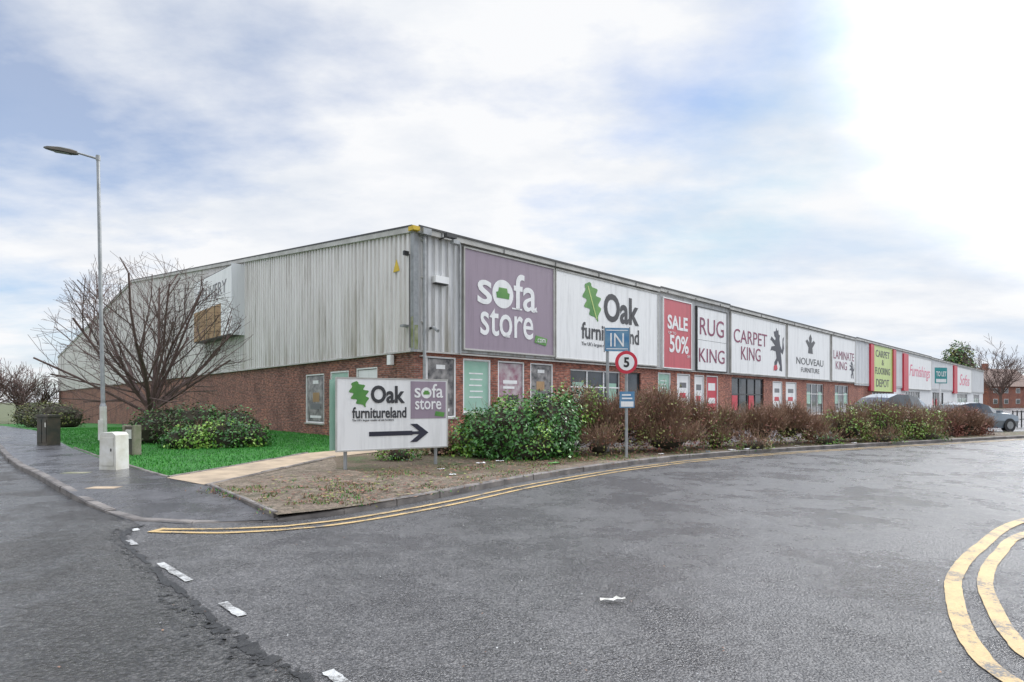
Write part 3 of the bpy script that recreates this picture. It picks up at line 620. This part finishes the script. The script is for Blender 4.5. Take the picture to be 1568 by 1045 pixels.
def bare_tree(name,x,y,z,H,seed,trunkh=1.1,r=.17,kids=(6,6,6,7),spread=1.0,stems=8,mn=.006,depth=3,up=.07,lf=.6,env=None):
    random.seed(seed); mb=MB(); p=Vector((0,0,-.1)); q=Vector((U(-.08,.08),U(-.05,.05),trunkh))
    mb.tube(p,p.lerp(q,.2),r*1.5,r*1.05,9,M['bark']); mb.tube(p.lerp(q,.2),q,r*1.05,r*.85,9,M['bark'])
    for i in range(stems):
        a=i*2.4+U(-.3,.3); el=(.12+1.05*((i+.5)/stems)**.8)*spread
        d=Vector((math.cos(a)*math.sin(el),math.sin(a)*math.sin(el),math.cos(el)))
        grow(mb,q+Vector((0,0,U(-.25,.1))),d,(H-trunkh)*lf*U(.95,1.08),r*U(.36,.5),depth,M['bark'],up,kids,.15,mn,env)
    E=empty(name,(x,y,z)); mb.obj('trunk_and_branches',E); return E
bare_tree('bare_tree',-14.1,22.2,.05,7.4,14,1.2,.16,(5,6,6,7),1.0,15,.0062,3,.05,.85,env=(3.65,3.6,3.75))
bare_tree('bare_tree',112,130,0,15,21,3,.3,(5,5,5,5),.8,7,.03)
bare_tree('bare_tree',124,122,0,12,22,3,.3,(5,5,5,5),.8,7,.03)
random.seed(3)
mb=MB()
for (x,y,hh) in [(-88,96,10.5),(-100,104,12),(-91,92,10),(-112,112,13),(-104,99,11),(-84,97,8.5),(-120,125,13),(-98,98,11),(-94,108,12),(-79,95,8)]:
    z=-2.3; base=Vector((x,y,z)); q=base+Vector((0,0,hh*.25)); mb.tube(base,q,.25,.18,6,M['bark'])
    for i in range(8):
        a=i*1.05+R(); el=U(.2,.9); d=Vector((math.cos(a)*math.sin(el),math.sin(a)*math.sin(el),math.cos(el)))
        grow(mb,q,d,hh*.45,.1,2,M['bark'],.08,(7,6,5,5),.2,.035)
mb.obj('distant_bare_trees')

# ---------------------------------------------------------------- foliage masses
def foliage(name,blobs,n,size,mats,twigs=0,core=.78,leaf=(1,.55),twigmat=None,lump=.22,z0=.08):
    E=empty(name,(blobs[0][0],blobs[0][1],0)); ox,oy=blobs[0][0],blobs[0][1]
    vol=[b[3]*b[4]*b[5] for b in blobs]; tot=sum(vol); mb=MB()
    for (cx,cy,cz,rx,ry,rz),v in zip(blobs,vol):
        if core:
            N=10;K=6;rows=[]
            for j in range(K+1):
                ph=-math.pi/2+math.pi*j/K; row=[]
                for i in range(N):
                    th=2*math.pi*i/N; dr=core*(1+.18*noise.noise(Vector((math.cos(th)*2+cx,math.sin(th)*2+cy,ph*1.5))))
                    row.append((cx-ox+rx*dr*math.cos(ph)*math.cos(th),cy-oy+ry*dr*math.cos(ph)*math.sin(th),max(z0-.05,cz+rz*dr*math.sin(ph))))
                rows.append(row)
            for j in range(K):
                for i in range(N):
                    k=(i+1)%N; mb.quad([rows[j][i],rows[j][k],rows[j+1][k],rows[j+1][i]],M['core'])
        for _ in range(int(n*v/tot)):
            u=Vector((random.gauss(0,1),random.gauss(0,1),random.gauss(0,1))).normalized()
            if u.z<-.6: continue
            lm=noise.noise(Vector((u.x*2.3+cx*1.7,u.y*2.3+cy,u.z*2.3)))+.6*noise.noise(Vector((u.x*6+cx,u.y*6+cy,u.z*6)))
            rad=(U(.6,1.0)**.5)*(1+lump*lm)*(1+ (R()**6)*.25)
            p=Vector((cx-ox+u.x*rx*rad,cy-oy+u.y*ry*rad,cz+u.z*rz*rad))
            if p.z<z0: p.z=z0+R()*.15
            s=size*U(.6,1.3); nn=(u*.8+Vector((U(-1,1),U(-1,1),U(-.4,1.2)))).normalized(); a=nn.orthogonal().normalized(); a.rotate(Matrix.Rotation(U(0,6.28),3,nn)); b=nn.cross(a)
            a*=s*leaf[0]*.5; b*=s*leaf[1]*.5
            w=noise.noise(Vector((p.x*1.0+ox*3,p.y*1.0+oy,p.z*1.3)))*1.2+U(-.3,.3)
            k=min(len(mats)-1,max(0,int((w*.8+.5)*len(mats))))
            mb.quad([p-a,p-b*1+a*.1,p+a,p+b+a*.1],mats[k])
        for _ in range(int(twigs*v/tot)):
            u=Vector((random.gauss(0,1),random.gauss(0,1),abs(random.gauss(0,.8)))).normalized()
            r0=U(.5,.9)
            p=Vector((cx-ox+u.x*rx*r0,cy-oy+u.y*ry*r0,max(z0,cz+u.z*rz*r0))); d=(Vector((u.x*.5,u.y*.5,.75))+Vector((U(-.5,.5),U(-.5,.5),U(-.2,.4)))).normalized()
            q=p+d*U(.2,.6); sd=Vector((U(-1,1),U(-1,1),0)).normalized()*.007
            mb.quad([p-sd,p+sd,q+sd*.6,q-sd*.6],twigmat or M['twig'])
    mb.obj('foliage',E); return E
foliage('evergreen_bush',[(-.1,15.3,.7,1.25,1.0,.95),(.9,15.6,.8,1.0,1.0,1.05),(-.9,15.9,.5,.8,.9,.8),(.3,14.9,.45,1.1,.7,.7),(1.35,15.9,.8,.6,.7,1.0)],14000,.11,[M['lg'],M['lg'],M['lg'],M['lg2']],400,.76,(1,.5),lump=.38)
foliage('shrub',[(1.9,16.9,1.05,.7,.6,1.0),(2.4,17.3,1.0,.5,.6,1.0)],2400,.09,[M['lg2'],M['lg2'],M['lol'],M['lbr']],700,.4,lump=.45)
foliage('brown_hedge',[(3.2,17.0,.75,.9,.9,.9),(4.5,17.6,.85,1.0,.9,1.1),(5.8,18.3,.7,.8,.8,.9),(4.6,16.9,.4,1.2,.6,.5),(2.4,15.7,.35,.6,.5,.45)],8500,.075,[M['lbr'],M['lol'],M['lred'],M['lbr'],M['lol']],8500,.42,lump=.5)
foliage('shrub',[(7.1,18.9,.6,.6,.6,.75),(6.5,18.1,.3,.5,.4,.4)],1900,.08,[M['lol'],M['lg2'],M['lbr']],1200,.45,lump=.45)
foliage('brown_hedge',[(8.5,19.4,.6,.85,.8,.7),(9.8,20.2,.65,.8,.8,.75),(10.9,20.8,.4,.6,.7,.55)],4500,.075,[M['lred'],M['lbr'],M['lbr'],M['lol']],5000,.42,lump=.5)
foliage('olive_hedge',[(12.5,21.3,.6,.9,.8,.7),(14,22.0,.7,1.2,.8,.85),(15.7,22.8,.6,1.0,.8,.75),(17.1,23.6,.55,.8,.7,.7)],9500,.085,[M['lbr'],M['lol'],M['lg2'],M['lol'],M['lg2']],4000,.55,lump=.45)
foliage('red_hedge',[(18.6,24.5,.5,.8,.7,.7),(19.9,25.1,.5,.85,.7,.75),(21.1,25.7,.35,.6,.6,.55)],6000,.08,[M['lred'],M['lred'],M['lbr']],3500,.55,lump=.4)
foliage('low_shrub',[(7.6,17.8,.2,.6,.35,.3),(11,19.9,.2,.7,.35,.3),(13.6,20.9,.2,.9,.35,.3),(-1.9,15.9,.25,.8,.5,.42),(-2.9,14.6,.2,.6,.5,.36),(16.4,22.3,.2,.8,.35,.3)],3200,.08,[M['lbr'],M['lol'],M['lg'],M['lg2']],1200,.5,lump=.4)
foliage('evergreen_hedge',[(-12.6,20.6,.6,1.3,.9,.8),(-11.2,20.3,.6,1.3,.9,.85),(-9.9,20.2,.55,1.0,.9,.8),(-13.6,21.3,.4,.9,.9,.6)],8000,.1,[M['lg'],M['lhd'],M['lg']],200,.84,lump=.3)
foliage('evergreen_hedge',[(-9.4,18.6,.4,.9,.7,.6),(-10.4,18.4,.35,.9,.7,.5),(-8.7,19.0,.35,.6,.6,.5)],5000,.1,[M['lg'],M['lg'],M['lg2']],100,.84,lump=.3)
foliage('clipped_hedge',[(-42+1.9*i,50-1.9*i*.98,.35,1.7,1.5,1.15+.12*math.sin(i*2)) for i in range(6)],7000,.16,[M['lhd'],M['lhd'],M['lol']],600,.85,z0=-.8)
random.seed(5)
mb=MB()
for _ in range(4200):
    k=random.choice(Kbs[3:72]); t=R()**1.3*3.6; x=k.x-t*.5+U(-.7,.7); y=k.y+t*.8+.3+U(-.2,.4)
    s=U(.02,.05); a=U(0,6.3); z=.112+R()*.03
    dx,dy=math.cos(a)*s,math.sin(a)*s
    mb.quad([(x-dx,y-dy,z),(x+dy*.6,y-dx*.6,z+.008*R()),(x+dx,y+dy,z+.01),(x-dy*.6,y+dx*.6,z)],random.choice([M['lbr'],M['lbr'],M['lred'],M['lol']]))
mb.obj('fallen_leaves')
mb=MB()
for _ in range(420):
    y=3+R()**1.5*14; x=U(-1,1.2)*y*.85; s=U(.003,.009)
    if hgt(x,y)!=0 or y>6+ (x+3)*1.0: continue
    a=U(0,6.3);dx,dy=math.cos(a)*s,math.sin(a)*s; z=.016
    mb.quad([(x-dx,y-dy,z),(x+dy,y-dx,z+.004),(x+dx,y+dy,z+.005),(x-dy,y+dx,z)],random.choice([M['lbr'],M['wline'],M['dark']]))
mb.obj('road_grit')
def inpoly(x,y,P):
    c=False;n=len(P);j=n-1
    for i in range(n):
        xi,yi=P[i];xj,yj=P[j]
        if (yi>y)!=(yj>y) and x<(xj-xi)*(y-yi)/(yj-yi)+xi: c=not c
        j=i
    return c
LP=[(-28.4,33.5),(-14.2,18.4),(-10.2,14.4),(-6.8,11.25),(-5.95,16.5),(-4.4,18.9),W(0,.2),W(-.1,30)]
mb=MB(); g=0
while g<36000:
    y=11+R()**1.2*25; x=U(-28,-4)
    if not inpoly(x,y,LP): continue
    g+=1; h=U(.03,.075)*(1+.5*noise.noise(Vector((x*1.3,y*1.3,0)))); a=U(0,6.28); w=.014; dx,dy=math.cos(a)*w,math.sin(a)*w; z=.095+hgt(x,y)
    lx,ly=U(-.03,.03),U(-.03,.03)
    mb.quad([(x-dx,y-dy,z),(x+dx,y+dy,z),(x+lx,y+ly,z+h)],M['grass'])
mb.obj('lawn_grass')
mb=MB()
for _ in range(14000):
    i=random.randrange(2,40); k=Kbs[i]; t=U(.15,2.9); x=k.x-t*.72+U(-.5,.5); y=k.y+t*.7+U(-.3,.3)
    if noise.noise(Vector((x*.9,y*.9,3)))+.5*noise.noise(Vector((x*3,y*3,1)))<.05: continue
    h=U(.01,.045); a=U(0,6.28); dx,dy=math.cos(a)*.012,math.sin(a)*.012
    mb.quad([(x-dx,y-dy,.1),(x+dx,y+dy,.1),(x+U(-.03,.03),y+U(-.03,.03),.105+h)],random.choice([M['grass'],M['lol'],M['lbr'],M['lbr']]))
mb.obj('verge_weeds')
def litter(name,x,y,z,s,mat,asp=.5):
    mb=MB(); n=6; g=[[(x+(i/n-.5)*s,y+(j/3-.5)*s*asp+.02*math.sin(i*2),z+.012+abs(.18*s*noise.noise(Vector((i*.9,j*1.1,x*5))))) for i in range(n+1)] for j in range(4)]
    for j in range(3):
        for i in range(n): mb.quad([g[j][i],g[j][i+1],g[j+1][i+1],g[j+1][i]],mat)
    mb.obj(name)
litter('crushed_litter',.80,4.5,.015,.2,M['cream'],.2)
for x,y,s,m_ in [(-.75,13.6,.22,'white'),(-1.55,12.4,.16,'white2'),(1.0,13.6,.28,'ogreen'),(4.2,16.0,.15,'white'),(7.3,17.6,.3,'white'),(9.5,18.9,.15,'white2'),(-1.2,11.5,.14,'white2'),(5.8,16.8,.12,'blue'),(-.3,14.1,.2,'white2'),(6.7,17.3,.2,'white'),(12.2,20.2,.2,'white')]: litter('litter',x,y,.11,s,M[m_],.6)
# ---------------------------------------------------------------- cars
def carpaint(name,c):
    m,nt,ns,ls,b=newmat(name); v=objvec(ns); n=noisen(ns,ls,v,2,3); r=ramp(ns,[(.3,c),(.7,tuple(x*.9 for x in c))]); ls.new(n.outputs[0],r.inputs[0]); ls.new(r.outputs[0],b.inputs['Base Color'])
    b.inputs['Metallic'].default_value=.5; b.inputs['Roughness'].default_value=.3; b.inputs['Coat Weight'].default_value=.8; return m
def car(name,x,y,rz,paint,H=1.6,L=4.5,z=.03):
    E=empty(name,(x,y,z),rz); k=H/1.5
    st=[(-L/2,.62,.45,.62,.62,.5),(-L/2+.12,.8,.28,.8,.84,.6),(-L*.36,.87,.2,.9,.93,.7),(-L*.2,.9,.2,.95,1.02,.72),(-L*.07,.9,.2,.97,1.36,.62),(L*.05,.9,.2,.98,1.49,.6),(L*.2,.9,.2,.98,1.48,.6),(L*.33,.89,.2,.99,1.38,.6),(L*.43,.85,.22,1.0,1.12,.66),(L/2-.05,.8,.3,.92,.95,.66),(L/2,.7,.42,.75,.75,.6)]
    mb=MB(); rows=[]
    for sx,hw,bz,sz,rz_,rw in st:
        rows.append([(sx,-hw*.94,bz),(sx,-hw,(bz+sz)/2*k),(sx,-hw*.97,sz*k),(sx,-rw,rz_*k),(sx,-rw*.5,rz_*k+.03),(sx,rw*.5,rz_*k+.03),(sx,rw,rz_*k),(sx,hw*.97,sz*k),(sx,hw,(bz+sz)/2*k),(sx,hw*.94,bz)])
    for i,(a,b) in enumerate(zip(rows,rows[1:])):
        for j in range(9):
            m_=paint
            if j in(2,6) and 3<=i<=7: m_=M['glass']
            if j in(3,4,5) and i in(3,7): m_=M['glass']
            mb.quad([a[j],b[j],b[j+1],a[j+1]],m_)
    mb.quad(rows[0][::-1],paint);mb.quad(rows[-1],paint)
    mb.obj('body',E,smooth=True)
    mb=MB()
    for wx in(-L*.31,L*.3):
        for sy in(-1,1):
            mb.tube((wx,sy*.7,.33),(wx,sy*.915,.33),.36,.36,24,M['black'],True); mb.tube((wx,sy*.7,.33),(wx,sy*.925,.33),.22,.2,16,M['galv'],True)
    for sy in(-1,1):
        mb.box(-L*.15,-L*.11,sy*.98-.1,sy*.98+.1,.98*k,1.1*k,paint); mb.box(-L/2+.02,-L/2+.25,sy*.62-.14,sy*.62+.14,.63*k,.76*k,M['white']); mb.box(L/2-.15,L/2-.01,sy*.64-.1,sy*.64+.1,.7*k,.86*k,M['brred'])
    mb.obj('wheels_mirrors_lamps',E); return E
car('parked_car',16.6,25.6,.42,carpaint('silver_car_paint',(.4,.43,.45)),1.9,5.2)
car('parked_car',24.3,30.0,math.pi+.2,carpaint('blue_grey_car_paint',(.25,.3,.35)),1.5,4.3)
car('parked_car',70,72,.6,carpaint('dark_car_paint',(.05,.06,.07)),1.5,4.3)
mb=MB()
for i in range(14):
    x=30+i*.35; y=34+i*.1; mb.box(x,x+.05,y,y+.04,.03,1.05,M['black'])
for k_,(za,zb) in enumerate(((.95,1.0),(.5,.54))):
    mb.quad([(30,33.99,za),(34.6,35.3,za),(34.6,35.3,zb),(30,33.99,zb)],M['black'])
mb.obj('metal_railing')
H=empty('brick_house',(120,142,0),.35)
mb=MB(); L=18
mb.box(-L/2,L/2,-4.5,4.5,0,5.4,M['brick']); mb.obj('walls',H)
mb=MB(); M['tile']=pm('roof_tile',(.2,.12,.09),(.13,.085,.07),2,.8,.4,12)
mb.quad([(-L/2-.4,-5,5.2),(L/2+.4,-5,5.2),(L/2+.4,0,9.8),(-L/2-.4,0,9.8)],M['tile']);mb.quad([(L/2+.4,5,5.2),(-L/2-.4,5,5.2),(-L/2-.4,0,9.8),(L/2+.4,0,9.8)],M['tile'])
mb.quad([(-L/2,-4.5,5.4),(-L/2,0,9.6),(-L/2,4.5,5.4)],M['brick']);mb.quad([(L/2,-4.5,5.4),(L/2,4.5,5.4),(L/2,0,9.6)],M['brick']); mb.box(-3,-2,-.5,.5,9.2,11,M['brick']); mb.obj('roof_and_chimney',H)
mb=MB()
for x in (-6.5,-2.5,2,6):
    for z in (1,3.6): mb.box(x-.8,x+.8,-4.56,-4.5,z,z+1.2,M['white']); mb.box(x-.65,x+.65,-4.6,-4.561,z+.1,z+1.1,M['glass'])
mb.obj('windows',H)
foliage('evergreen_tree',[(118,150,13,3.2,3.2,4.2),(117,150,10,3.8,3.5,4),(120,151,9,3.6,3.5,4)],4500,.6,[M['lhd'],M['lg'],M['lol']],0,.6)
foliage('boundary_hedge',[(95+7*i,100+3*i,1.0,4.5,2,1.1) for i in range(7)],4000,.35,[M['lhd'],M['lol'],M['lbr']],0,.85)
fit_text()

# ---------------------------------------------------------------- world, sun, camera
w=bpy.data.worlds.new('World'); scene.world=w; w.use_nodes=True; ns=w.node_tree.nodes; ls=w.node_tree.links
bg=ns['Background']; sky=ns.new('ShaderNodeTexSky'); sky.sky_type='NISHITA'; sky.sun_disc=False
az=math.radians(58); el=math.radians(30); sky.sun_elevation=el; sky.sun_rotation=az; sky.air_density=1.0; sky.dust_density=.5
to=Vector((math.sin(az)*math.cos(el),math.cos(az)*math.cos(el),math.sin(el)))
tc=ns.new('ShaderNodeTexCoord'); sp=ns.new('ShaderNodeSeparateXYZ'); ls.new(tc.outputs['Generated'],sp.inputs[0])
ab=ns.new('ShaderNodeMath'); ab.operation='ABSOLUTE'; ls.new(sp.outputs[2],ab.inputs[0])
ad=ns.new('ShaderNodeMath'); ad.inputs[1].default_value=.2; ls.new(ab.outputs[0],ad.inputs[0])
dv=[]
for i in (0,1):
    d=ns.new('ShaderNodeMath'); d.operation='DIVIDE'; ls.new(sp.outputs[i],d.inputs[0]); ls.new(ad.outputs[0],d.inputs[1]); dv.append(d)
cb=ns.new('ShaderNodeCombineXYZ'); ls.new(dv[0].outputs[0],cb.inputs[0]); ls.new(dv[1].outputs[0],cb.inputs[1])
mp=ns.new('ShaderNodeMapping'); mp.inputs['Location'].default_value=(2.6,1.2,0); mp.inputs['Scale'].default_value=(.75,1.1,1); ls.new(cb.outputs[0],mp.inputs[0])
n=noisen(ns,ls,mp.outputs[0],1.4,8,.56)
r=ramp(ns,[(.36,(.3,.3,.3)),(.47,(.68,.68,.68)),(.56,(1,1,1))]); ls.new(n.outputs[0],r.inputs[0])
n2=noisen(ns,ls,mp.outputs[0],2.1,7,.58); r2=ramp(ns,[(.32,(7.6,8.1,8.9)),(.56,(9.6,9.7,9.9))]); ls.new(n2.outputs[0],r2.inputs[0])
# a touch of extra blue in the clear gaps between clouds
vs_=ns.new('ShaderNodeVectorMath'); vs_.operation='MULTIPLY'; vs_.inputs[1].default_value=(1.25,1.45,1.75); ls.new(sky.outputs[0],vs_.inputs[0])
mn_=ns.new('ShaderNodeVectorMath'); mn_.operation='MINIMUM'; mn_.inputs[1].default_value=(6.0,7.4,9.2); ls.new(vs_.outputs[0],mn_.inputs[0])
c=mixc(ns,ls,r.outputs[0],mn_.outputs[0],r2.outputs[0])
mr=ns.new('ShaderNodeMapRange'); mr.inputs[1].default_value=.58; mr.inputs[2].default_value=.95; mr.inputs[3].default_value=1; mr.inputs[4].default_value=3.8; ls.new(sp.outputs[2],mr.inputs[0])  # added boost: sky above the camera frame brightened to light the ground
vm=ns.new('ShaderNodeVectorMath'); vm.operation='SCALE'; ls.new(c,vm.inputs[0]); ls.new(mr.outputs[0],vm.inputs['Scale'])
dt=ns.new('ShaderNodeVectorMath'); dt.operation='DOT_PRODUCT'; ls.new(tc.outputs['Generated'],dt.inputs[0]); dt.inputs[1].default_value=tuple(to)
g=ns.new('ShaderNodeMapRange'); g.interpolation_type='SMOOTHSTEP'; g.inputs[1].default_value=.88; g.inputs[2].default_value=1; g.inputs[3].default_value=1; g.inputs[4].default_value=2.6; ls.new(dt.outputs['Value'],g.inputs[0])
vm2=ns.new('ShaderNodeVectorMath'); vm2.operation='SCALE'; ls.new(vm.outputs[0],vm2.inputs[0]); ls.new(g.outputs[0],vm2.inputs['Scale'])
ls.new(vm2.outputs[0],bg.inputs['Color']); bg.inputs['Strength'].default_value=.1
sl=bpy.data.lights.new('sun','SUN'); sl.energy=2.0; sl.angle=math.radians(16); sl.color=(1,.98,.95); so=bpy.data.objects.new('sun',sl); COL.objects.link(so)
so.rotation_euler=to.to_track_quat('Z','Y').to_euler()
cam=bpy.data.cameras.new('camera'); cam.sensor_width=36; cam.lens=19.95; cam.shift_y=.059; cam.clip_end=4000; cam.clip_start=.05
co=bpy.data.objects.new('camera',cam); COL.objects.link(co); co.location=(0,0,1.6); co.rotation_euler=(math.pi/2,0,0); scene.camera=co
scene.view_settings.view_transform='Standard'; scene.view_settings.look='None'; scene.view_settings.exposure=0
print('objs',len(bpy.data.objects),'faces',sum(len(m.polygons) for m in bpy.data.meshes))
